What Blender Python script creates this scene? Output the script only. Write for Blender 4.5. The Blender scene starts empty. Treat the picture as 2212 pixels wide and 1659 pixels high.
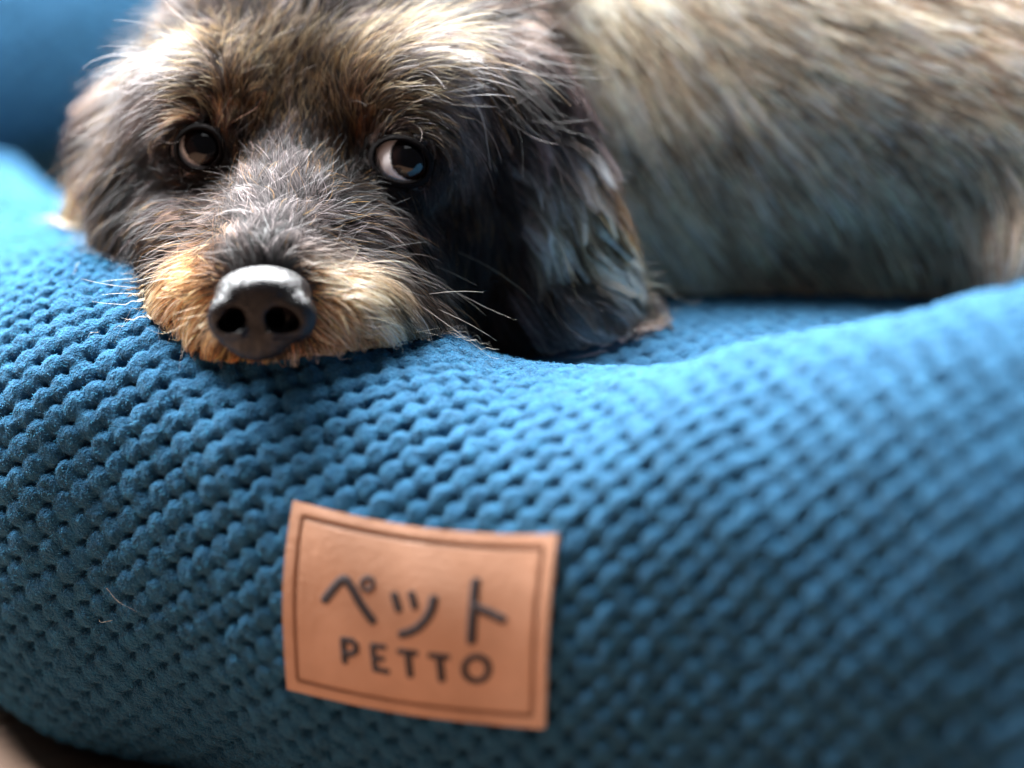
import bpy, math, numpy as np
from mathutils import Vector, Matrix
from mathutils.bvhtree import BVHTree
from mathutils.kdtree import KDTree

rng = np.random.default_rng(7)
scene = bpy.context.scene
COL = scene.collection

# ------------------------------------------------------------------ camera
PITCH = math.radians(14.0)
HC = 0.2560
F = 45.0 / 17.3 * 2212.0            # focal length in pixels of a 2212 px wide view of the frame
cam_data = bpy.data.cameras.new("camera")
cam = bpy.data.objects.new("camera", cam_data)
COL.objects.link(cam)
cam.location = (0, 0, HC)
cam.rotation_euler = (math.pi / 2 - PITCH, 0, 0)
cam_data.sensor_width = 17.3
cam_data.lens = 45.0
cam_data.clip_start = 0.02
cam_data.clip_end = 50
cam_data.dof.use_dof = True
cam_data.dof.focus_distance = 0.706
cam_data.dof.aperture_fstop = 1.65
scene.camera = cam

# ------------------------------------------------------------------ world and lamps (a room with one large window behind)
world = bpy.data.worlds.new("World")
scene.world = world
world.use_nodes = True
wn = world.node_tree.nodes["Background"]
wn.inputs[0].default_value = (0.97, 0.94, 1.0, 1)
wn.inputs[1].default_value = 0.076

def area_light(name, loc, target, sx, sy, power, col):
    l = bpy.data.lights.new(name, 'AREA')
    l.shape = 'RECTANGLE'; l.size = sx; l.size_y = sy; l.energy = power; l.color = col
    o = bpy.data.objects.new(name, l); COL.objects.link(o)
    o.location = loc
    o.rotation_euler = (Vector(target) - Vector(loc)).to_track_quat('-Z', 'Y').to_euler()
    return o
area_light("window_light", (-0.45, 1.95, 2.0), (0.0, 0.75, 0.1), 2.8, 1.6, 1400, (0.95, 0.985, 1.0))
area_light("room_window_light", (0.05, 0.34, 1.25), (0.0, 0.70, 0.1), 0.50, 0.40, 1.0, (0.92, 0.96, 1.0))
area_light("side_fill_light", (-0.95, 0.75, 0.75), (-0.05, 0.72, 0.1), 0.5, 0.5, 0.45, (0.88, 0.94, 1.0))  # small fill lamp, added to brighten the left of the bed

scene.render.engine = 'CYCLES'
cy = scene.cycles
cy.use_denoising = True
cy.max_bounces = 8
cy.diffuse_bounces = 4
cy.glossy_bounces = 4
cy.transmission_bounces = 6
cy.transparent_max_bounces = 8
cy.caustics_reflective = False
cy.caustics_refractive = False
cy.sample_clamp_indirect = 4.0
scene.view_settings.view_transform = 'Standard'
scene.view_settings.look = 'None'
scene.view_settings.exposure = 0.0
scene.view_settings.gamma = 1.0
try:
    scene.cycles_curves.shape = 'THICK'
except Exception:
    pass

# ------------------------------------------------------------------ helpers
sP, cP = math.sin(PITCH), math.cos(PITCH)
def c(u, v, d):
    """view direction (u, v) and distance d along the camera axis -> axis aligned coordinates (right, up, forward)"""
    return np.array([(u - 1106.0) * d / F, (829.5 - v) * d / F, d])
def to_world(q):
    q = np.asarray(q, dtype=np.float64)
    out = np.empty_like(q)
    out[..., 0] = q[..., 0]
    out[..., 1] = q[..., 2] * cP + q[..., 1] * sP
    out[..., 2] = HC - q[..., 2] * sP + q[..., 1] * cP
    return out
def to_view(p):
    p = np.asarray(p, dtype=np.float64)
    out = np.empty_like(p)
    z = p[..., 2] - HC
    out[..., 0] = p[..., 0]
    out[..., 1] = p[..., 1] * sP + z * cP
    out[..., 2] = p[..., 1] * cP - z * sP
    return out
def W(u, v, d):
    return to_world(c(u, v, d))
def lin(rgb):
    a = np.asarray(rgb, dtype=np.float64) / 255.0
    return np.where(a <= 0.04045, a / 12.92, ((a + 0.055) / 1.055) ** 2.4)

def grid_mesh(name, V, mat, parent=None, close=False, smooth=True):
    """V: (n, m, 3) grid of points -> quad mesh"""
    n, m = V.shape[:2]
    idx = np.arange(n * m).reshape(n, m)
    a, b, cc, d = idx[:-1, :-1], idx[1:, :-1], idx[1:, 1:], idx[:-1, 1:]
    q = np.stack([a, b, cc, d], -1).reshape(-1, 4)
    return raw_mesh(name, V.reshape(-1, 3), q, mat, parent, smooth)

def raw_mesh(name, verts, faces, mat, parent=None, smooth=True):
    me = bpy.data.meshes.new(name)
    verts = np.asarray(verts, dtype=np.float32)
    faces = np.asarray(faces, dtype=np.int32)
    k = faces.shape[1]
    me.vertices.add(len(verts)); me.vertices.foreach_set("co", verts.ravel())
    me.loops.add(faces.size); me.loops.foreach_set("vertex_index", faces.ravel())
    me.polygons.add(len(faces))
    me.polygons.foreach_set("loop_start", np.arange(0, faces.size, k, dtype=np.int32))
    me.polygons.foreach_set("loop_total", np.full(len(faces), k, dtype=np.int32))
    me.update(calc_edges=True)
    me.polygons.foreach_set("use_smooth", np.full(len(faces), smooth, dtype=bool))
    me.validate()
    if mat: me.materials.append(mat)
    o = bpy.data.objects.new(name, me)
    COL.objects.link(o)
    if parent: o.parent = parent
    return o

def vnoise(p, scale, seed=0):
    """cheap smooth value noise, p (...,3) metres, scale in metres -> about -1..1"""
    q = np.asarray(p, dtype=np.float64) / scale + 57.3 + seed * 13.7
    i = np.floor(q).astype(np.int64); f = q - i
    f = f * f * (3 - 2 * f)
    def h(ix, iy, iz):
        n = (ix * 73856093) ^ (iy * 19349663) ^ (iz * 83492791) ^ (seed * 2654435 + 97)
        n = (n ^ (n >> 13)) * 1274126177 & 0x7fffffff
        n = (n ^ (n >> 15)) & 0xffff
        return n / 32767.5 - 1
    x, y, z = i[..., 0], i[..., 1], i[..., 2]
    fx, fy, fz = f[..., 0], f[..., 1], f[..., 2]
    r = 0
    for dx in (0, 1):
        for dy in (0, 1):
            for dz in (0, 1):
                w = (fx if dx else 1 - fx) * (fy if dy else 1 - fy) * (fz if dz else 1 - fz)
                r = r + w * h(x + dx, y + dy, z + dz)
    return r

# ------------------------------------------------------------------ materials
def new_mat(name):
    m = bpy.data.materials.new(name); m.use_nodes = True
    nt = m.node_tree
    return m, nt, nt.nodes["Principled BSDF"]
def node(nt, t, **kw):
    n = nt.nodes.new(t)
    for k, v in kw.items(): setattr(n, k, v)
    return n
def noise_node(nt, scale, detail=4, coord='Object'):
    tc = node(nt, 'ShaderNodeTexCoord')
    n = node(nt, 'ShaderNodeTexNoise'); n.inputs['Scale'].default_value = scale; n.inputs['Detail'].default_value = detail
    nt.links.new(tc.outputs[coord], n.inputs['Vector'])
    return n
def ramp(nt, src, stops):
    r = node(nt, 'ShaderNodeValToRGB')
    el = r.color_ramp.elements
    el[0].position = stops[0][0]; el[0].color = (*stops[0][1], 1)
    el[1].position = stops[-1][0]; el[1].color = (*stops[-1][1], 1)
    for p, col in stops[1:-1]:
        e = el.new(p); e.color = (*col, 1)
    nt.links.new(src, r.inputs[0])
    return r

def knit_material():
    m, nt, b = new_mat("blue_chenille")
    n1 = noise_node(nt, 260, 3)
    r = ramp(nt, n1.outputs['Fac'], [(0.3, (0.011, 0.056, 0.115)), (0.5, (0.017, 0.080, 0.163)), (0.72, (0.024, 0.108, 0.207))])
    nt.links.new(r.outputs[0], b.inputs['Base Color'])
    b.inputs['Roughness'].default_value = 0.95
    b.inputs['Specular IOR Level'].default_value = 0.06
    b.inputs['Sheen Weight'].default_value = 0.14
    b.inputs['Sheen Roughness'].default_value = 0.45
    b.inputs['Sheen Tint'].default_value = (0.55, 0.85, 1.0, 1)
    n2 = noise_node(nt, 1300, 5)
    bp = node(nt, 'ShaderNodeBump'); bp.inputs['Strength'].default_value = 1.0; bp.inputs['Distance'].default_value = 0.0020
    nt.links.new(n2.outputs['Fac'], bp.inputs['Height'])
    nt.links.new(bp.outputs['Normal'], b.inputs['Normal'])
    return m
M_KNIT = knit_material()

def hair_material(name, rough=0.36, radial=0.6, coat=0.0):
    m = bpy.data.materials.new(name); m.use_nodes = True
    nt = m.node_tree
    nt.nodes.remove(nt.nodes["Principled BSDF"])
    out = nt.nodes["Material Output"]
    h = node(nt, 'ShaderNodeBsdfHairPrincipled')
    h.parametrization = 'COLOR'
    try: h.model = 'CHIANG'
    except Exception: pass
    h.inputs['Roughness'].default_value = rough
    h.inputs['Radial Roughness'].default_value = radial
    h.inputs['Coat'].default_value = coat
    h.inputs['IOR'].default_value = 1.36
    a1 = node(nt, 'ShaderNodeAttribute', attribute_name='root_color')
    a2 = node(nt, 'ShaderNodeAttribute', attribute_name='tip_color')
    hi = node(nt, 'ShaderNodeHairInfo')
    mr = node(nt, 'ShaderNodeMapRange'); mr.inputs['From Min'].default_value = 0.25; mr.inputs['From Max'].default_value = 0.85
    nt.links.new(hi.outputs['Intercept'], mr.inputs['Value'])
    mx = node(nt, 'ShaderNodeMix', data_type='RGBA')
    nt.links.new(mr.outputs['Result'], mx.inputs['Factor'])
    nt.links.new(a1.outputs['Color'], mx.inputs[6]); nt.links.new(a2.outputs['Color'], mx.inputs[7])
    nt.links.new(mx.outputs[2], h.inputs['Color'])
    gm = node(nt, 'ShaderNodeGamma'); gm.inputs['Gamma'].default_value = 0.62
    nt.links.new(mx.outputs[2], gm.inputs['Color'])
    df = node(nt, 'ShaderNodeBsdfDiffuse')
    nt.links.new(gm.outputs[0], df.inputs['Color'])
    ms = node(nt, 'ShaderNodeMixShader'); ms.inputs[0].default_value = 0.6
    nt.links.new(h.outputs[0], ms.inputs[1]); nt.links.new(df.outputs[0], ms.inputs[2])
    nt.links.new(ms.outputs[0], out.inputs['Surface'])
    return m
M_HAIR = hair_material("dog_hair")

def skin_material():
    m, nt, b = new_mat("dog_skin")
    n = noise_node(nt, 120, 4)
    r = ramp(nt, n.outputs['Fac'], [(0.3, (0.008, 0.006, 0.006)), (0.7, (0.018, 0.013, 0.012))])
    nt.links.new(r.outputs[0], b.inputs['Base Color'])
    b.inputs['Roughness'].default_value = 0.7
    return m
M_SKIN = skin_material()

def lid_material():
    m, nt, b = new_mat("eyelid_skin")
    n = noise_node(nt, 900, 3)
    r = ramp(nt, n.outputs['Fac'], [(0.3, (0.003, 0.0025, 0.0025)), (0.7, (0.007, 0.005, 0.005))])
    nt.links.new(r.outputs[0], b.inputs['Base Color'])
    b.inputs['Roughness'].default_value = 0.75; b.inputs['Specular IOR Level'].default_value = 0.04
    bp = node(nt, 'ShaderNodeBump'); bp.inputs['Strength'].default_value = 0.4; bp.inputs['Distance'].default_value = 0.0004
    nt.links.new(n.outputs['Fac'], bp.inputs['Height']); nt.links.new(bp.outputs['Normal'], b.inputs['Normal'])
    return m
M_LID = lid_material()

def nose_material():
    m, nt, b = new_mat("nose_leather")
    tc = node(nt, 'ShaderNodeTexCoord')
    v = node(nt, 'ShaderNodeTexVoronoi'); v.inputs['Scale'].default_value = 1100
    v.feature = 'DISTANCE_TO_EDGE'
    nt.links.new(tc.outputs['Object'], v.inputs['Vector'])
    mr = node(nt, 'ShaderNodeMapRange'); mr.inputs['From Max'].default_value = 0.25
    nt.links.new(v.outputs['Distance'], mr.inputs['Value'])
    bp = node(nt, 'ShaderNodeBump'); bp.inputs['Strength'].default_value = 0.5; bp.inputs['Distance'].default_value = 0.00026
    nt.links.new(mr.outputs['Result'], bp.inputs['Height']); nt.links.new(bp.outputs['Normal'], b.inputs['Normal'])
    n = noise_node(nt, 300, 3)
    r = ramp(nt, n.outputs['Fac'], [(0.3, (0.0045, 0.0036, 0.0042)), (0.7, (0.009, 0.007, 0.008))])
    nt.links.new(r.outputs[0], b.inputs['Base Color'])
    b.inputs['Roughness'].default_value = 0.27
    b.inputs['Specular IOR Level'].default_value = 0.32
    return m
M_NOSE = nose_material()

def leather_material():
    m, nt, b = new_mat("tan_leather")
    n = noise_node(nt, 60, 6)
    r = ramp(nt, n.outputs['Fac'], [(0.25, (0.34, 0.17, 0.10)), (0.5, (0.42, 0.22, 0.135)), (0.75, (0.49, 0.265, 0.17))])
    nt.links.new(r.outputs[0], b.inputs['Base Color'])
    b.inputs['Roughness'].default_value = 0.55
    n2 = noise_node(nt, 700, 6)
    bp = node(nt, 'ShaderNodeBump'); bp.inputs['Strength'].default_value = 0.5; bp.inputs['Distance'].default_value = 0.0005
    nt.links.new(n2.outputs['Fac'], bp.inputs['Height']); nt.links.new(bp.outputs['Normal'], b.inputs['Normal'])
    return m
M_LEATHER = leather_material()
def plain(name, col, rough=0.6, scale=200, var=0.15):
    m, nt, b = new_mat(name)
    n = noise_node(nt, scale, 4)
    c0 = tuple(x * (1 - var) for x in col); c1 = tuple(x * (1 + var) for x in col)
    r = ramp(nt, n.outputs['Fac'], [(0.3, c0), (0.7, c1)])
    nt.links.new(r.outputs[0], b.inputs['Base Color'])
    b.inputs['Roughness'].default_value = rough
    return m
M_INK = plain("dark_ink", (0.020, 0.012, 0.014), 0.85)
M_THREAD = plain("brown_thread", (0.26, 0.13, 0.085), 0.8)
M_RAW = plain("raw_leather_edge", (0.62, 0.50, 0.42), 0.9)

def wood_material():
    m, nt, b = new_mat("brown_wood")
    tc = node(nt, 'ShaderNodeTexCoord')
    mp = node(nt, 'ShaderNodeMapping'); mp.inputs['Scale'].default_value = (3, 60, 60)
    n = node(nt, 'ShaderNodeTexNoise'); n.inputs['Scale'].default_value = 2.5; n.inputs['Detail'].default_value = 8
    nt.links.new(tc.outputs['Object'], mp.inputs['Vector']); nt.links.new(mp.outputs[0], n.inputs['Vector'])
    r = ramp(nt, n.outputs['Fac'], [(0.25, (0.10, 0.055, 0.035)), (0.75, (0.20, 0.12, 0.08))])
    nt.links.new(r.outputs[0], b.inputs['Base Color'])
    b.inputs['Roughness'].default_value = 0.5
    bp = node(nt, 'ShaderNodeBump'); bp.inputs['Strength'].default_value = 0.2; bp.inputs['Distance'].default_value = 0.0005
    nt.links.new(n.outputs['Fac'], bp.inputs['Height']); nt.links.new(bp.outputs['Normal'], b.inputs['Normal'])
    return m
M_WOOD = wood_material()

def eye_material(name, axis, gaze_deg_iris=40, pupil=16):
    """eyeball: pink-white sclera, dark brown iris, black pupil, drawn by the angle from the gaze axis (object space)"""
    m, nt, b = new_mat(name)
    tc = node(nt, 'ShaderNodeTexCoord')
    nm = node(nt, 'ShaderNodeVectorMath', operation='NORMALIZE')
    nt.links.new(tc.outputs['Object'], nm.inputs[0])
    dt = node(nt, 'ShaderNodeVectorMath', operation='DOT_PRODUCT')
    nt.links.new(nm.outputs[0], dt.inputs[0]); dt.inputs[1].default_value = axis
    ac = node(nt, 'ShaderNodeMath', operation='ARCCOSINE'); nt.links.new(dt.outputs['Value'], ac.inputs[0])
    ns = noise_node(nt, 900, 3)
    ad = node(nt, 'ShaderNodeMath', operation='MULTIPLY_ADD'); nt.links.new(ns.outputs['Fac'], ad.inputs[0])
    ad.inputs[1].default_value = 0.10; nt.links.new(ac.outputs[0], ad.inputs[2])
    sc = node(nt, 'ShaderNodeMath', operation='DIVIDE'); nt.links.new(ad.outputs[0], sc.inputs[0]); sc.inputs[1].default_value = math.pi / 2
    p0, p1 = pupil / 90.0 + 0.03, gaze_deg_iris / 90.0 + 0.03
    r = ramp(nt, sc.outputs[0], [(0.0, (0.002, 0.002, 0.003)), (p0 - 0.02, (0.002, 0.002, 0.003)), (p0 + 0.02, (0.006, 0.004, 0.004)),
                                 (p1 - 0.09, (0.014, 0.007, 0.006)), (p1 - 0.03, (0.006, 0.005, 0.006)), (p1 + 0.02, (0.92, 0.84, 0.82)), (1.0, (0.82, 0.66, 0.64))])
    nt.links.new(r.outputs[0], b.inputs['Base Color'])
    b.inputs['Roughness'].default_value = 0.25
    b.inputs['Coat Weight'].default_value = 1.0
    b.inputs['Coat Roughness'].default_value = 0.02
    b.inputs['Coat IOR'].default_value = 1.4; b.inputs['Specular IOR Level'].default_value = 0.0
    b.inputs['Subsurface Weight'].default_value = 0.0
    return m

# ------------------------------------------------------------------ floor
def empty(name, loc=(0, 0, 0)):
    o = bpy.data.objects.new(name, None); COL.objects.link(o); o.location = loc
    o.empty_display_size = 0.02
    return o
FLOOR_Z = -0.029
floor = empty("floor"); floor["kind"] = "structure"
plank_me = None
ang = math.radians(38)
for i in range(-5, 9):
    L, Wd, T, g = 2.4, 0.092, 0.012, 0.0014
    if plank_me is None:
        h = 0.0012
        xs = [-L / 2, L / 2]; ys = [-Wd / 2 + g / 2, -Wd / 2 + g / 2 + h, Wd / 2 - g / 2 - h, Wd / 2 - g / 2]
        vv = []
        for x in xs:
            for y, z in ((ys[0], -T), (ys[0], -h), (ys[1], 0), (ys[2], 0), (ys[3], -h), (ys[3], -T)):
                vv.append((x, y, z))
        ff = [(k, k + 1, k + 7, k + 6) for k in range(5)] + [(5, 0, 6, 11)]
        o = raw_mesh("plank", vv, ff, M_WOOD, floor, False); plank_me = o.data
    else:
        o = bpy.data.objects.new("plank", plank_me); COL.objects.link(o); o.parent = floor
    off = i * Wd + 0.03
    cx, cy_ = -0.12, 0.66
    o.location = (cx - math.sin(ang) * off, cy_ + math.cos(ang) * off, FLOOR_Z)
    o.rotation_euler = (0, 0, ang)

# ------------------------------------------------------------------ the bed
bed = empty("dog_bed", (0.1, 0.9, 0))
bed["label"] = "blue chunky knit bolster dog bed on a brown wooden floor, tan label on its front"
bed["category"] = "dog bed"
bed_off = np.array([0.1, 0.9, 0])

KA, KB = 0.0101, 0.0043      # stitch pitch along the roll and between rows
def knit_height(s, t, seed=1):
    """height of the knit surface, s along the roll, t around it (metres)"""
    P = np.stack([s, t, np.zeros_like(s)], -1)
    s = s + 0.0009 * vnoise(P, 0.030, seed) + 0.0003 * vnoise(P, 0.009, seed + 4)
    t = t + 0.0009 * vnoise(P, 0.031, seed + 1) + 0.0004 * vnoise(P, 0.009, seed + 5)
    j0 = np.round(t / KB)
    best = np.full(s.shape, -9.0); second = np.full(s.shape, -9.0)
    for dj in (-2, -1, 0, 1, 2):
        j = j0 + dj
        offs = np.where(np.mod(j, 2) == 0, 0.0, KA / 2)
        i0 = np.round((s - offs) / KA)
        for di in (-1, 0, 1):
            i = i0 + di
            h1 = np.mod(np.sin(i * 127.1 + j * 311.7 + seed) * 43758.5453, 1.0)
            h2 = np.mod(np.sin(i * 269.5 + j * 183.3 + seed) * 43758.5453, 1.0)
            dx = (s - offs - i * KA - (h1 - .5) * 0.0010) / (0.0041 * (0.90 + 0.14 * h2))
            dy = (t - j * KB - (h2 - .5) * 0.0008) / (0.0039 * (0.92 + 0.16 * h1))
            dx = dx - 0.05 * dy
            r2 = dx * dx + dy * dy
            hh = np.clip(1.0 - r2, 0, 1) ** 0.42 + 0.10 * dy * (r2 < 1) - 0.10 * np.exp(-r2 / 0.05) + (h1 - .5) * 0.16
            hh = np.where(r2 < 1, hh, -2.2 * np.minimum(r2 - 1, 0.5))
            second = np.maximum(second, np.minimum(best, hh))
            best = np.maximum(best, hh)
    h = best + 0.10 * np.clip(second, 0, 1)
    return h

def path_curve(pts, n):
    """smooth (Catmull-Rom) resample of control rows by arclength of the first two columns"""
    pts = np.asarray(pts, float)
    out = []
    for i in range(len(pts) - 1):
        p0 = pts[max(i - 1, 0)]; p1 = pts[i]; p2 = pts[i + 1]; p3 = pts[min(i + 2, len(pts) - 1)]
        for k in range(40):
            t = k / 40
            out.append(0.5 * ((2 * p1) + (-p0 + p2) * t + (2 * p0 - 5 * p1 + 4 * p2 - p3) * t * t + (-p0 + 3 * p1 - 3 * p2 + p3) * t ** 3))
    out.append(pts[-1]); out = np.array(out)
    ds = np.r_[0, np.cumsum(np.hypot(*np.diff(out[:, :2], axis=0).T))]
    return out, ds

def roll_surface(ctrl, s_vals, n_t, ex=2.35, phi0=-0.80, phi1=1.62, s_ref=0.0):
    """ctrl rows: front line x, y, half width, top height.  Returns base grid P (S,T,3), arclength S coords, T coords"""
    dense, ds = path_curve(ctrl, 0)
    R = np.stack([np.interp(s_vals, ds, dense[:, k]) for k in range(dense.shape[1])], -1)
    # smoothed tangents
    eps = 0.012
    Ra = np.stack([np.interp(s_vals + eps, ds, dense[:, k]) for k in range(2)], -1)
    Rb = np.stack([np.interp(s_vals - eps, ds, dense[:, k]) for k in range(2)], -1)
    T = Ra - Rb; T /= np.linalg.norm(T, axis=1)[:, None]
    N = np.stack([T[:, 1], -T[:, 0]], -1)           # outward (to the camera side)
    phi = np.linspace(phi0 * math.pi / 2, phi1 * math.pi / 2, 900)
    P = np.empty((len(s_vals), n_t, 3)); TT = np.empty((len(s_vals), n_t))
    cs = np.sign(np.cos(phi)) * np.abs(np.cos(phi)) ** (2 / ex)
    sn = np.sign(np.sin(phi)) * np.abs(np.sin(phi)) ** (2 / ex)
    i0 = np.argmin(np.abs(phi))
    for i in range(len(s_vals)):
        x, y, w, H = R[i, :4]
        lean = R[i, 4] if R.shape[1] > 4 else 0.0
        hz = (H + 0.031) / 2
        o = (cs - 1) * w + lean * np.clip(sn, -1, 1) * 0.5
        z = -0.031 + hz + hz * sn
        l = np.r_[0, np.cumsum(np.hypot(np.diff(o), np.diff(z)))]
        l -= l[i0]
        tv = np.linspace(l[0], l[-1], n_t)
        oo = np.interp(tv, l, o); zz = np.interp(tv, l, z)
        P[i, :, 0] = x + N[i, 0] * oo; P[i, :, 1] = y + N[i, 1] * oo; P[i, :, 2] = zz
        TT[i] = tv
    return P, TT

def grid_normals(P):
    a = np.gradient(P, axis=0); b = np.gradient(P, axis=1)
    n = np.cross(a, b)
    n /= np.linalg.norm(n, axis=-1)[..., None] + 1e-12
    return n

def fl(u, d):  # front line of the roll: x, y at mid height
    q = W(u, 1150, d); return q[0], q[1]
row = []
for (u, d, w, H, lean) in ((-330, .835, .060, .106, 0), (-150, .745, .060, .107, 0), (0, .716, .060, .108, 0), (300, .692, .060, .106, 0), (600, .666, .058, .0955, 0),
                  (850, .650, .055, .0910, 0), (1100, .635, .053, .0930, 0), (1350, .618, .051, .1020, 0), (1600, .602, .052, .1130, 0),
                  (1850, .584, .052, .1255, 0), (2100, .566, .052, .134, 0), (2350, .548, .052, .138, 0), (2700, .53, .055, .14, 0), (3400, .495, .055, .138, 0), (4600, .47, .055, .13, 0)):
    x, y = fl(u, d); row.append((x, y, w, H, lean))
row = [(-.38, 1.10, .06, .115, 0), (-.38, .97, .06, .11, 0), (-.31, .875, .06, .108, 0)] + row
ctrl = np.array(row)
dense, ds = path_curve(ctrl, 0)
iL = np.argmin(np.abs(dense[:, 0] - (-.300)) + (dense[:, 1] > .9) * 9)
iR = np.argmin(np.abs(dense[:, 0] - W(2700, 1150, .53)[0]) + (dense[:, 1] > .7) * 9)
s_lo, s_hi = ds[iL], ds[iR]
res = 0.00058
s_f = np.arange(s_lo, s_hi, res)
n_t = 440
# phi range: from under the front to over the top
BP, BT = roll_surface(ctrl, s_f, n_t, phi0=-0.93, phi1=1.80)
BS = np.repeat(s_f[:, None], n_t, 1)
# soft rumples of the stuffed cover
diag = np.stack([(BS + .7 * BT), (BT - .5 * BS) * .3, 0 * BS], -1)
rum = 0.0013 * vnoise(diag, 0.016, 15) * np.clip(BT / .03, 0, 1) + 0.0016 * vnoise(BP, 0.055, 3) + 0.0011 * vnoise(BP, 0.026, 5)
BN = grid_normals(BP)
if BN[len(s_f) // 2, n_t // 3, 1] > 0: BN = -BN
BP = BP + BN * rum[..., None]
KN = knit_height(BS, BT)
fine = vnoise(np.stack([BS, BT, 0 * BS], -1), 0.0013, 9) * 0.00034 + vnoise(np.stack([BS, BT, 0 * BS], -1), 0.0024, 10) * 0.00034
BK = BP + BN * (0.0025 * KN + fine)[..., None]
bolster = grid_mesh("bolster", BK - bed_off, M_KNIT, bed)
# coarse continuation of the roll round the left of the bed (out of frame)
s_c = np.arange(0.005, s_lo + 0.002, 0.004)
CP, CT = roll_surface(ctrl, s_c, 90, phi0=-0.93, phi1=1.80)
grid_mesh("bolster_end", CP - bed_off, M_KNIT, bed)
s_c = np.arange(s_hi - .0006, ds[-1] - .001, 0.0012)
CP, CT = roll_surface(ctrl, s_c, 220, phi0=-0.93, phi1=1.80)
CN = grid_normals(CP)
if CN[len(s_c) // 2, 70, 1] > 0: CN = -CN
CP = CP + CN * (0.0024 * knit_height(np.repeat(s_c[:, None], 220, 1), CT))[..., None]
grid_mesh("bolster_end", CP - bed_off, M_KNIT, bed)

# inner cushion: height field
def cushion_height(x, y):
    yl = np.interp(x, dense[100:, 0], dense[100:, 1])
    t = np.clip((y - yl - .105) / .050, 0, 1); t = t * t * (3 - 2 * t)
    z = 0.077 + 0.0085 * t + 0.002 * np.sin((x + .05) * 17)
    return z
cx = np.arange(-.26, .34, .00085); cyv = np.arange(.60, 1.08, .0010)
CX, CY = np.meshgrid(cx, cyv, indexing='ij')
CZ = cushion_height(CX, CY)
rot = math.radians(-24)
ss = CX * math.cos(rot) + CY * math.sin(rot); tt = -CX * math.sin(rot) + CY * math.cos(rot)
Q = np.stack([CX, CY, CZ], -1)
CZ = CZ + 0.011 * np.clip((CY - .78) / .08, 0, 1) * vnoise(Q, 0.045, 23) * (CX < .02)
CZ = CZ + 0.0015 * vnoise(Q, 0.05, 21) + 0.0027 * knit_height(ss, tt, 2)
Q[..., 2] = CZ
# cut the part in front of the roll
dline, dsl = path_curve(ctrl, 0)
N2 = (dline[-1, :2] - dline[120, :2]); 
inside = np.zeros(CX.shape, bool)
yl = np.interp(CX, dline[100:, 0], dline[100:, 1])
inside = CY > yl + 0.050
jj = np.argmax(inside, axis=1)                      # first kept column index of each row
nk = inside.shape[1] - jj.max()
Qc = np.stack([Q[i, jj[i]:jj[i] + nk] for i in range(len(jj))])
grid_mesh("cushion", Qc - bed_off, M_KNIT, bed)

# back wall of the bed: a taller roll
bc = [(x_, y_, .075, .190, -.03) for x_, y_ in ((-.60, .93), (-.42, 1.00), (-.22, 1.045), (0, 1.08), (.25, 1.10), (.55, 1.06), (.8, .95))]
s_b = np.arange(0.0, 1.35, .0014)
PB, TB = roll_surface(np.array(bc), s_b, 210, ex=2.0, phi0=-0.6, phi1=1.6)
NB = grid_normals(PB)
if NB[len(s_b) // 2, 60, 1] > 0: NB = -NB
SB = np.repeat(s_b[:, None], 210, 1)
crease = -0.010 * np.exp(-((TB - 0.0 - 0.35 * (SB - .45)) / 0.010) ** 2)
PB = PB + NB * (0.002 * knit_height(SB, TB, 4) + 0.004 * vnoise(PB, .07, 6) + crease)[..., None]
grid_mesh("backrest", PB - bed_off, M_KNIT, bed)

# height map of the bed for resting fur on it
def bed_heightmap():
    x0, x1, y0, y1, st = -.24, .32, .52, 1.06, .003
    nx, ny = int((x1 - x0) / st), int((y1 - y0) / st)
    H = np.zeros((nx, ny))
    for A in (BK.reshape(-1, 3), Q.reshape(-1, 3)[inside.ravel()]):
        ix = ((A[:, 0] - x0) / st).astype(int); iy = ((A[:, 1] - y0) / st).astype(int)
        ok = (ix >= 0) & (ix < nx) & (iy >= 0) & (iy < ny)
        np.maximum.at(H, (ix[ok], iy[ok]), A[ok, 2])
    def f(p):
        ix = np.clip(((p[..., 0] - x0) / st).astype(int), 0, nx - 1); iy = np.clip(((p[..., 1] - y0) / st).astype(int), 0, ny - 1)
        return H[ix, iy]
    return f
bed_z = bed_heightmap()

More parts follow.
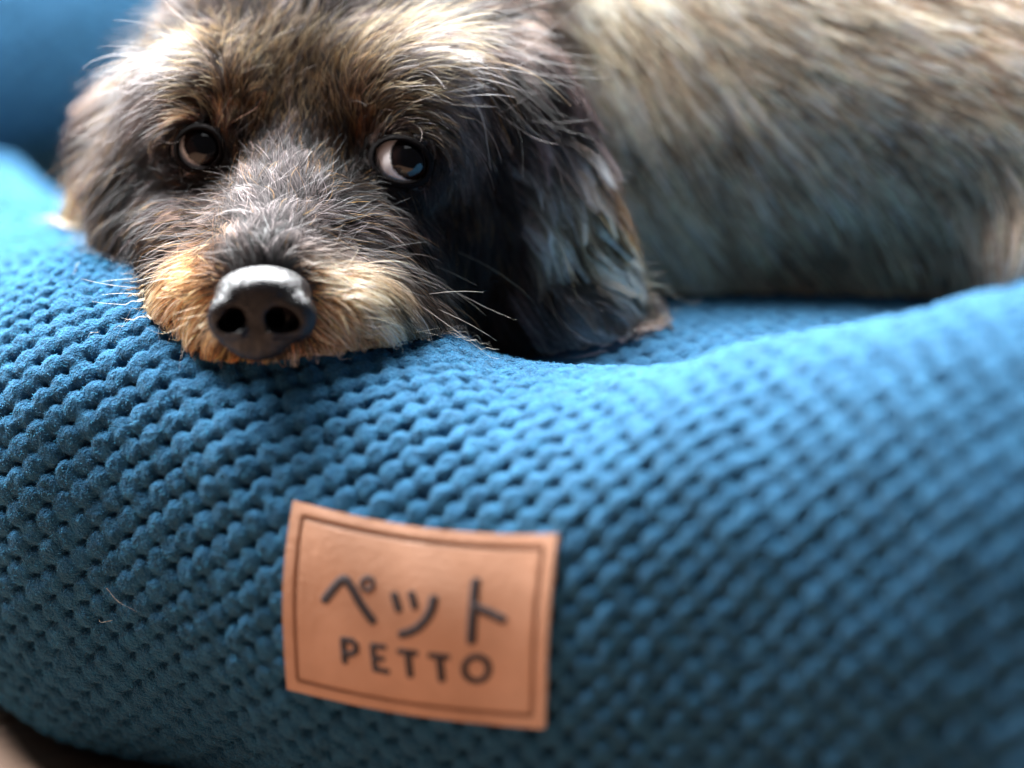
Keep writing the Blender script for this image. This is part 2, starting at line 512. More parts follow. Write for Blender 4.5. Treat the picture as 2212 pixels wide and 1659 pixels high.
# ------------------------------------------------------------------ the sewn label
SM = BP[::6, ::6]; SMn = BN[::6, ::6]
vw = to_view(SM); PU = 1106 + vw[..., 0] / vw[..., 2] * F; PV = 829.5 - vw[..., 1] / vw[..., 2] * F
facing = np.einsum('ijk,ijk->ij', SMn, np.array([0, 0, HC]) - SM) > 0
def st_of(u, v):
    dd = np.hypot(PU - u, PV - v) + (~facing) * 1e4
    k = np.argsort(dd.ravel())[:6]; w = 1 / (dd.ravel()[k] + .5)
    i, j = np.unravel_index(k, dd.shape)
    return np.array([(i * 6 * w).sum() / w.sum(), (j * 6 * w).sum() / w.sum()])
LT = [st_of(*p) for p in ((655, 1086), (1218, 1155), (1192, 1562), (637, 1476))]
def label_point(a, b, h):
    """a, b in 0..1 over the label, h height above it"""
    a = np.asarray(a, float); b = np.asarray(b, float)
    q = (LT[0] * ((1 - a) * (1 - b))[..., None] + LT[1] * (a * (1 - b))[..., None] + LT[2] * (a * b)[..., None] + LT[3] * ((1 - a) * b)[..., None])
    i, j = q[..., 0], q[..., 1]
    i0 = np.clip(i.astype(int), 0, BP.shape[0] - 2); j0 = np.clip(j.astype(int), 0, BP.shape[1] - 2)
    fi = (i - i0)[..., None]; fj = (j - j0)[..., None]
    def bl(A): return A[i0, j0] * (1 - fi) * (1 - fj) + A[i0 + 1, j0] * fi * (1 - fj) + A[i0, j0 + 1] * (1 - fi) * fj + A[i0 + 1, j0 + 1] * fi * fj
    n = bl(BN); p = bl(BP)
    return p + n * (0.0022 + np.asarray(h))[..., None]
# crop pixel frame of the label -> (a, b)
LC = np.array([(255, 150), (1850, 340), (1790, 1560), (205, 1310)], float)
def inv_bilinear(P):
    P = np.atleast_2d(np.asarray(P, float)); ab = np.full(P.shape, .5)
    for _ in range(12):
        a, b = ab[:, :1], ab[:, 1:]
        Fv = LC[0] * (1 - a) * (1 - b) + LC[1] * a * (1 - b) + LC[2] * a * b + LC[3] * (1 - a) * b - P
        da = (LC[1] - LC[0]) * (1 - b) + (LC[2] - LC[3]) * b; db = (LC[3] - LC[0]) * (1 - a) + (LC[2] - LC[1]) * a
        det = da[:, 0] * db[:, 1] - da[:, 1] * db[:, 0]
        ab[:, 0] -= (Fv[:, 0] * db[:, 1] - Fv[:, 1] * db[:, 0]) / det
        ab[:, 1] -= (da[:, 0] * Fv[:, 1] - da[:, 1] * Fv[:, 0]) / det
    return ab
na, nb = 170, 120
A_, B_ = np.meshgrid(np.linspace(0, 1, na), np.linspace(0, 1, nb), indexing='ij')
ia, ib = 0.048, 0.068
dedge = np.minimum.reduce([np.abs(A_ - ia) * 1.6 + (np.clip(ib - B_, 0, 1) + np.clip(B_ - 1 + ib, 0, 1)) * 9,
                           np.abs(A_ - 1 + ia) * 1.6 + (np.clip(ib - B_, 0, 1) + np.clip(B_ - 1 + ib, 0, 1)) * 9,
                           np.abs(B_ - ib) + (np.clip(ia - A_, 0, 1) + np.clip(A_ - 1 + ia, 0, 1)) * 9,
                           np.abs(B_ - 1 + ib) + (np.clip(ia - A_, 0, 1) + np.clip(A_ - 1 + ia, 0, 1)) * 9])
def label_h(a, b):
    return 0.0016 + 0.0003 * np.sin(np.pi * np.clip(a, 0, 1)) * np.sin(np.pi * np.clip(b, 0, 1))
hgt = label_h(A_, B_) - 0.0004 * np.exp(-(dedge / 0.010) ** 2)
top = label_point(A_, B_, hgt)
wob = 0.0022 * (vnoise(np.stack([A_ * .1, B_ * .07, 0 * A_], -1), 0.012, 31))
edge = (A_ == 0) | (A_ == 1) | (B_ == 0) | (B_ == 1)
bot = label_point(A_, B_, hgt - 0.0014)
label = grid_mesh("label_patch", top - bed_off, M_LEATHER, bed)
label["label"] = "tan leather label sewn to the front of the bed, printed in dark letters"
def rim(seq_t, seq_b):
    n = len(seq_t); v = np.concatenate([seq_t, seq_b]); f = [(k, (k + 1) % n, n + (k + 1) % n, n + k) for k in range(n)]
    return v, f
bt = np.concatenate([top[:, 0], top[-1, 1:], top[-2::-1, -1], top[0, -2:0:-1]])
bb = np.concatenate([bot[:, 0], bot[-1, 1:], bot[-2::-1, -1], bot[0, -2:0:-1]])
v_, f_ = rim(bt, bb)
raw_mesh("cut_edge", v_ - bed_off, f_, M_RAW, label, False)

def stroke(pts, w, h0=0.00022, closed=False):
    """ribbon with round ends, pts in label crop pixels -> (verts, quads)"""
    pts = np.asarray(pts, float)
    out = []
    seg = [pts[0]]
    P = np.vstack([pts, pts[:1]]) if closed else pts
    for i in range(len(P) - 1):
        n = max(2, int(np.linalg.norm(P[i + 1] - P[i]) / 9))
        for k in range(1, n + 1): seg.append(P[i] + (P[i + 1] - P[i]) * k / n)
    C_ = np.array(seg)
    T_ = np.gradient(C_, axis=0); T_ /= np.linalg.norm(T_, axis=1)[:, None] + 1e-9
    if closed: T_[0] = T_[-1] = (C_[1] - C_[-2]) / np.linalg.norm(C_[1] - C_[-2])
    hw = np.full(len(C_), w / 2)
    if not closed:
        a0 = C_[0] - T_[0] * w * 0.5; a1 = C_[-1] + T_[-1] * w * 0.5
        k = np.linspace(0, 1, 7)[:-1]
        pre = C_[0] - T_[0] * (w * .5) * (1 - k)[:, None]; prew = w / 2 * np.sqrt(np.clip(1 - (1 - k) ** 2, 0.0004, 1))
        post = C_[-1] + T_[-1] * (w * .5) * k[::-1].copy()[:, None][::-1] ; postw = w / 2 * np.sqrt(np.clip(1 - k ** 2, 0.0004, 1))
        post = C_[-1] + T_[-1] * (w * .5) * np.linspace(1 / 6, 1, 6)[:, None]; postw = w / 2 * np.sqrt(np.clip(1 - np.linspace(1 / 6, 1, 6) ** 2, .0004, 1))
        T_ = np.vstack([np.repeat(T_[:1], 6, 0), T_, np.repeat(T_[-1:], 6, 0)])
        C_ = np.vstack([pre, C_, post]); hw = np.r_[prew, hw, postw]
    Nn = np.stack([-T_[:, 1], T_[:, 0]], -1)
    cols = []
    for m_, hh in ((-1, -1), (-1, 0), (0, .2), (1, 0), (1, -1)):
        px = C_ + Nn * (hw * m_)[:, None]
        ab = inv_bilinear(px)
        hb = label_h(ab[:, 0], ab[:, 1])
        cols.append(label_point(ab[:, 0], ab[:, 1], hb + h0 * (1 if hh >= 0 else -0.6) + 0.00005 * hh))
    G = np.stack(cols, 1)
    n = len(G); idx = np.arange(n * 5).reshape(n, 5)
    f = np.stack([idx[:-1, :-1], idx[1:, :-1], idx[1:, 1:], idx[:-1, 1:]], -1).reshape(-1, 4)
    return G.reshape(-1, 3), f
def glyph(name, strokes):
    V_, F_, o_ = [], [], 0
    for (pts, w, closed, h) in strokes:
        pts = (np.asarray(pts, float) - (1000, 850)) * 1.02 + (1034, 852)
        v, f = stroke(pts, w, h, closed); V_.append(v); F_.append(f + o_); o_ += len(v)
    return raw_mesh(name, np.concatenate(V_) - bed_off, np.concatenate(F_), M_INK, label, True)
def ell(cx, cy, rx, ry, n=28):
    t = np.linspace(0, 2 * np.pi, n, endpoint=False)
    return [(cx + rx * math.cos(x), cy + ry * math.sin(x)) for x in t]
KW, LW = 56, 40
glyph("letter", [([(476, 714), (520, 655), (570, 598), (592, 582), (612, 588), (650, 640), (700, 725), (768, 815)], KW, 0, .00010), (ell(736, 600, 33, 36), 30, 1, .00018)])
glyph("letter", [([(897, 660), (925, 742)], 48, 0, .00010), ([(995, 652), (1017, 724)], 46, 0, .00011), ([(1122, 684), (1112, 745), (1082, 805), (1035, 855), (985, 882), (945, 893)], KW, 0, .00012)])
glyph("letter", [([(1347, 590), (1342, 760), (1334, 945)], KW + 2, 0, .00010), ([(1352, 742), (1430, 780), (1512, 828)], KW - 4, 0, .00018)])
glyph("letter", [([(578, 950), (580, 1082)], LW + 4, 0, .00010), ([(582, 950), (630, 952), (658, 975), (655, 1015), (625, 1034), (584, 1036)], LW - 2, 0, .00018)])
glyph("letter", [([(762, 970), (764, 1050), (768, 1124)], LW, 0, .00010), ([(768, 972), (832, 978)], LW - 4, 0, .00018), ([(768, 1047), (818, 1053)], LW - 6, 0, .00018), ([(772, 1122), (840, 1134)], LW - 4, 0, .00018)])
glyph("letter", [([(926, 1000), (1014, 1012)], LW, 0, .00010), ([(972, 1010), (976, 1152)], LW + 2, 0, .00018)])
glyph("letter", [([(1102, 1028), (1194, 1042)], LW, 0, .00010), ([(1150, 1038), (1156, 1184)], LW + 4, 0, .00018)])
glyph("letter", [(ell(1357, 1128, 70, 78, 40), 42, 1, .00010)])
# sewing along the groove
def dash_line(p0, p1, n):
    V_, F_, o_ = [], [], 0
    p0, p1 = np.array(p0, float), np.array(p1, float)
    for k in range(n):
        a = p0 + (p1 - p0) * ((k + .14) / n); b = p0 + (p1 - p0) * ((k + .86) / n)
        v, f = stroke([a, b], 12, -0.00018); V_.append(v); F_.append(f + o_); o_ += len(v)
    return np.concatenate(V_), np.concatenate(F_)
def ab2px(a, b): return LC[0] * (1 - a) * (1 - b) + LC[1] * a * (1 - b) + LC[2] * a * b + LC[3] * (1 - a) * b
cr = [ab2px(ia, ib), ab2px(1 - ia, ib), ab2px(1 - ia, 1 - ib), ab2px(ia, 1 - ib)]
V_, F_, o_ = [], [], 0
for k, n in ((0, 38), (1, 28), (2, 38), (3, 26)):
    v, f = dash_line(cr[k], cr[(k + 1) % 4], n); V_.append(v); F_.append(f + o_); o_ += len(v)
st = raw_mesh("stitching", np.concatenate(V_) - bed_off, np.concatenate(F_), M_THREAD, label, True)

# ------------------------------------------------------------------ signed distance modelling (view-aligned coordinates, metres)
def sd_ell(Pq, cen, r, R=None):
    q = Pq - cen
    if R is not None: q = q @ R
    r = np.asarray(r, float)
    k0 = np.sqrt(((q / r) ** 2).sum(-1)); k1 = np.sqrt(((q / (r * r)) ** 2).sum(-1)) + 1e-9
    return k0 * (k0 - 1.0) / k1
def sd_cap(Pq, a, b, ra, rb):
    pa = Pq - a; ba = b - a
    h = np.clip((pa @ ba) / (ba @ ba), 0, 1)
    return np.sqrt(((pa - h[..., None] * ba) ** 2).sum(-1)) - (ra + (rb - ra) * h)
def smin(a, b, k):
    h = np.clip(0.5 + 0.5 * (b - a) / k, 0, 1)
    return b * (1 - h) + a * h - k * h * (1 - h)
def smax(a, b, k): return -smin(-a, -b, k)
def rotz(deg):
    a = math.radians(deg); return np.array([[math.cos(a), -math.sin(a), 0], [math.sin(a), math.cos(a), 0], [0, 0, 1]])

EYE_L, EYE_R = c(440, 327, .7312), c(874, 352, .7260)
ER = 0.0092

LID_AX = ((-.0003, -.0001, .0055, .0053), (-.0007, -.0003, .0075, .0055))
PRIMS = [  # kind, args, blend
    ('e', c(650, 235, .790), (.045, .039, .052), .010),
    ('e', c(640, 130, .800), (.032, .034, .038), .012),
    ('e', c(760, 140, .800), (.040, .036, .042), .015),
    ('e', c(462, 222, .745), (.018, .0155, .017), .009),
    ('e', c(860, 228, .741), (.022, .0165, .018), .009),
    ('e', c(640, 300, .755), (.022, .030, .022), .012),
    ('c', c(650, 400, .745), c(578, 600, .697), .0215, .0150, .012),
    ('e', c(470, 660, .712), (.0165, .0150, .020), .010),
    ('e', c(715, 680, .707), (.0215, .0145, .021), .010),
    ('e', c(840, 712, .724), (.0165, .0120, .020), .010),
    ('e', c(775, 545, .730), (.019, .017, .022), .012),
    ('e', c(425, 540, .733), (.015, .015, .020), .012),
    ('e', c(575, 735, .697), (.019, .0075, .014), .006),
    ('e', c(375, 480, .764), (.020, .032, .026), .014),
    ('e', c(930, 470, .765), (.026, .034, .028), .014),
    ('e', c(1000, 610, .785), (.028, .026, .026), .014),
    ('e', c(620, 480, .785), (.042, .040, .038), .014),
    ('c', c(820, 320, .82), c(1150, 260, .88), .046, .075, .02),
    ('e', c(1250, 440, .875), (.055, .058, .058), .02),
    ('e', c(1540, 260, .885), (.090, .100, .090), .03),
    ('c', c(1500, 290, .875), c(2150, 300, .870), .090, .095, .03),
    ('e', c(2450, 340, .86), (.090, .090, .085), .03),
    ('c', c(2480, 450, .81), c(2260, 570, .785), .026, .014, .02),
    # ears
    ('c', c(990, 100, .780), c(1085, 200, .762), .017, .013, .012),
    ('e', c(1130, 330, .757), (.0135, .026, .008), .010),
    ('e', c(1190, 480, .757), (.0165, .026, .008), .010),
    ('e', c(1225, 600, .757), (.0170, .017, .007), .010),
    ('e', c(1170, 690, .752), (.0150, .010, .007), .010),
    ('c', c(345, 220, .812), c(272, 300, .812), .011, .010, .010),
    ('e', c(240, 390, .812), (.0085, .022, .010), .010),
    ('e', c(205, 520, .814), (.0075, .016, .009), .010),
]
def body_sdf(Pq):
    d = None
    for pr in PRIMS:
        if pr[0] == 'e':
            s = sd_ell(Pq, pr[1], pr[2]); k = pr[3]
        else:
            s = sd_cap(Pq, pr[1], pr[2], pr[3], pr[4]); k = pr[5]
        d = s if d is None else smin(d, s, k)
    for e in (EYE_L, EYE_R):
        d = smin(d, np.sqrt(((Pq - e - np.array([0, 0, .001])) ** 2).sum(-1)) - .0118, .004)
        d = smax(d, -(np.sqrt(((Pq - e) ** 2).sum(-1)) - 0.0099), .001)
        q = Pq - e; ax = LID_AX[0 if e is EYE_L else 1]
        qq = (q - np.array([ax[0], ax[1], 0])) @ rotz(-20)
        o = sd_ell(np.stack([qq[..., 0], qq[..., 1], np.zeros_like(qq[..., 0])], -1), np.zeros(3), (ax[2] + .0005, ax[3] + .0005, 1.0))
        d = smax(d, -np.maximum(o, q[..., 2] + .001), .0008)
    return d

class Grid:
    def __init__(self, f, lo, hi, h):
        self.lo = np.array(lo); self.h = h
        n = np.ceil((np.array(hi) - self.lo) / h).astype(int) + 1
        xs = [self.lo[k] + h * np.arange(n[k]) for k in range(3)]
        D = np.empty(n, np.float32)
        for i, x in enumerate(xs[0]):
            Y, Z = np.meshgrid(xs[1], xs[2], indexing='ij')
            D[i] = f(np.stack([np.full(Y.shape, x), Y, Z], -1))
        self.D = D; self.n = n
    def sample(self, p):
        q = (p - self.lo) / self.h
        q = np.clip(q, 0, np.array(self.n) - 1.001)
        i = q.astype(int); f = q - i
        D = self.D; r = 0
        for dx in (0, 1):
            for dy in (0, 1):
                for dz in (0, 1):
                    w = (f[:, 0] if dx else 1 - f[:, 0]) * (f[:, 1] if dy else 1 - f[:, 1]) * (f[:, 2] if dz else 1 - f[:, 2])
                    r = r + w * D[i[:, 0] + dx, i[:, 1] + dy, i[:, 2] + dz]
        return r
    def grad(self, p):
        e = self.h * 1.0; g = np.empty(p.shape)
        for k in range(3):
            o = np.zeros(3); o[k] = e
            g[:, k] = self.sample(p + o) - self.sample(p - o)
        return g / (np.linalg.norm(g, axis=1)[:, None] + 1e-12)
    def mesh(self):
        """naive surface nets"""
        D = self.D; S = D < 0
        nx, ny, nz = D.shape
        corner = [(a, b, c_) for a in (0, 1) for b in (0, 1) for c_ in (0, 1)]
        sl = lambda o: S[o[0]:nx - 1 + o[0], o[1]:ny - 1 + o[1], o[2]:nz - 1 + o[2]]
        cnt = sum(sl(o).astype(np.int8) for o in corner)
        act = (cnt > 0) & (cnt < 8)
        I = np.argwhere(act)
        vid = np.full(act.shape, -1, np.int64); vid[act] = np.arange(len(I))
        vals = {o: D[I[:, 0] + o[0], I[:, 1] + o[1], I[:, 2] + o[2]].astype(float) for o in corner}
        acc = np.zeros((len(I), 3)); num = np.zeros(len(I))
        for o in corner:
            for k in range(3):
                if o[k] == 0:
                    o2 = list(o); o2[k] = 1; o2 = tuple(o2)
                    a, b = vals[o], vals[o2]; m = (a < 0) != (b < 0)
                    t = np.where(m, a / np.where(m, a - b, 1), 0)
                    p = np.array(o, float)[None] * np.ones((len(I), 1)); p[:, k] += t
                    acc += p * m[:, None]; num += m
        V_ = self.lo + self.h * (I + acc / num[:, None])
        F_ = []
        for k in range(3):
            o2 = [0, 0, 0]; o2[k] = 1
            A = S[:nx - o2[0], :ny - o2[1], :nz - o2[2]]; B = S[o2[0]:, o2[1]:, o2[2]:]
            E = np.argwhere(A != B)
            u, w = (k + 1) % 3, (k + 2) % 3
            ok = (E[:, u] > 0) & (E[:, w] > 0) & (E[:, u] < D.shape[u] - 1) & (E[:, w] < D.shape[w] - 1)
            E = E[ok]
            flip = A[E[:, 0], E[:, 1], E[:, 2]]
            def v(du, dw):
                J = E.copy(); J[:, u] -= du; J[:, w] -= dw
                return vid[J[:, 0], J[:, 1], J[:, 2]]
            q = np.stack([v(1, 1), v(0, 1), v(0, 0), v(1, 0)], -1)
            q[~flip] = q[~flip][:, ::-1]
            F_.append(q)
        return V_, np.concatenate(F_)

lo = [-.150, -.035, .655]; hi = [.300, .215, 1.055]
G = Grid(body_sdf, lo, hi, .0020)
Vb, Fb = G.mesh()
# the view frame is left handed: flip faces when going to the world
dog = raw_mesh("dog", to_world(Vb), Fb[:, ::-1], M_SKIN)
dog["label"] = "shaggy brown and grey dog lying with its chin on the blue bed rim"
dog["category"] = "dog"

# ------------------------------------------------------------------ nose
def nose_sdf(Pq):
    ctr = c(567, 668, .678)
    Pq = ctr + (Pq - ctr) / .94
    d = sd_ell(Pq, c(569, 634, .6800), (.0132, .0078, .0130))
    d = smin(d, sd_ell(Pq, c(566, 668, .6760), (.0112, .0086, .0105)), .004)
    d = smin(d, sd_ell(Pq, c(493, 688, .6735), (.0062, .0070, .0080)), .0022)
    d = smin(d, sd_ell(Pq, c(634, 686, .6735), (.0070, .0068, .0080)), .0022)
    d = smin(d, sd_ell(Pq, c(556, 730, .6755), (.0090, .0066, .0085)), .0030)
    d = smax(d, (.6672 - Pq[..., 2]) * .98 - (Pq[..., 1] - c(0, 640, .666)[1]) * .20, .0035)   # flat front
    d = smin(d, sd_cap(Pq, c(468, 716, .6705), c(515, 722, .6690), .0016, .0015), .0016)
    d = smin(d, sd_cap(Pq, c(590, 722, .6690), c(652, 712, .6710), .0015, .0016), .0016)
    # nostrils
    d = smax(d, -sd_cap(Pq, c(494, 690, .6640), c(512, 690, .679), .0040, .0016), .0010)
    d = smax(d, -sd_cap(Pq, c(462, 706, .6740), c(492, 700, .6685), .0015, .0026), .0010)
    d = smax(d, -sd_cap(Pq, c(604, 689, .6640), c(592, 689, .679), .0040, .0016), .0010)
    d = smax(d, -sd_cap(Pq, c(612, 693, .6680), c(662, 702, .6740), .0034, .0016), .0012)
    # philtrum
    d = smax(d, -sd_cap(Pq, c(549, 697, .6664), c(545, 780, .6705), .0009, .0013), .0010)
    return d
Gn = Grid(nose_sdf, c(420, 800, .655) * [1, 1, 1], c(720, 560, .700), .00042)
Vn, Fn = Gn.mesh()
nose = raw_mesh("nose", to_world(Vn), Fn[:, ::-1], M_NOSE, dog)
nose["label"] = "black leathery nose with a bright sheen on top"

# ------------------------------------------------------------------ eyes
def uv_sphere(name, cen_view, r, mat, parent, bulge_axis=None):
    n, m = 48, 96
    th = np.linspace(0, np.pi, n); ph = np.linspace(0, 2 * np.pi, m)
    T_, P_ = np.meshgrid(th, ph, indexing='ij')
    X = np.stack([np.sin(T_) * np.cos(P_), np.sin(T_) * np.sin(P_), np.cos(T_)], -1)
    if bulge_axis is not None:
        a = X @ np.asarray(bulge_axis)
        X = X * (1 + 0.07 * np.exp(-((1 - a) / 0.16) ** 2))[..., None]
    o = grid_mesh(name, X * r, mat, None)
    o.location = to_world(cen_view)
    o.parent = parent
    return o
def gaze(dx, dy):
    v = np.array([dx, dy, -math.sqrt(max(0.0, 1 - dx * dx - dy * dy))])
    z0 = to_world(np.zeros(3)); return tuple(to_world(v) - z0)
gl, gr = gaze(.27, .24), gaze(.33, .12)
eyeL = uv_sphere("eye", EYE_L, ER, eye_material("eye_surface", gl, 47, 26), dog, gl)
eyeR = uv_sphere("eye", EYE_R, ER, eye_material("eye_surface_other", gr, 43, 24), dog, gr)
eyeL["label"] = "dark brown eye with a thin pink crescent, half hidden by brow hair"
eyeR["label"] = "dark brown eye with a broad pale crescent of white"

def lid_sdf(e, opening, rot, ax, tilt=0):
    Rm = rotz(rot)
    def f(Pq):
        q = Pq - e
        d = np.abs(np.sqrt((q ** 2).sum(-1)) - (ER + .0012)) - .0009
        qq = (q - np.array([opening[0], opening[1], 0])) @ Rm
        o = sd_ell(np.stack([qq[..., 0], qq[..., 1], np.zeros_like(qq[..., 0])], -1), np.zeros(3), (ax[0], ax[1], 1.0))
        d = smax(d, -o, .0007)
        o2 = sd_ell(np.stack([qq[..., 0], qq[..., 1], np.zeros_like(qq[..., 0])], -1), np.zeros(3), (ax[0] + .0017, ax[1] + .0017, 1.0))
        d = smax(d, o2, .0005)
        d = np.maximum(d, q[..., 2] + .0015)
        return d
    return f
for e, op, rot, ax in ((EYE_L, LID_AX[0][:2], -20, LID_AX[0][2:]), (EYE_R, LID_AX[1][:2], -20, LID_AX[1][2:])):
    g = Grid(lid_sdf(e, op, rot, ax), e - np.array([.014, .014, .014]), e + np.array([.014, .014, .004]), .00045)
    v, f = g.mesh()
    l = raw_mesh("eyelid", to_world(v), f[:, ::-1], M_LID, dog)

# ------------------------------------------------------------------ fur
bvh = BVHTree.FromPolygons([tuple(x) for x in to_world(Vb)], [tuple(int(k) for k in x) for x in Fb])
camp = Vector((0, 0, HC))
def hit(u, v):
    p = W(u, v, .8); d = (Vector(p) - camp).normalized()
    r = bvh.ray_cast(camp, d)
    if r[0] is not None: return to_view(np.array(r[0]))
    best = None
    for dd in np.arange(.70, .95, .01):
        q = bvh.find_nearest(Vector(W(u, v, dd)))
        if best is None or q[3] < best[1]: best = (to_view(np.array(q[0])), q[3])
    return best[0]

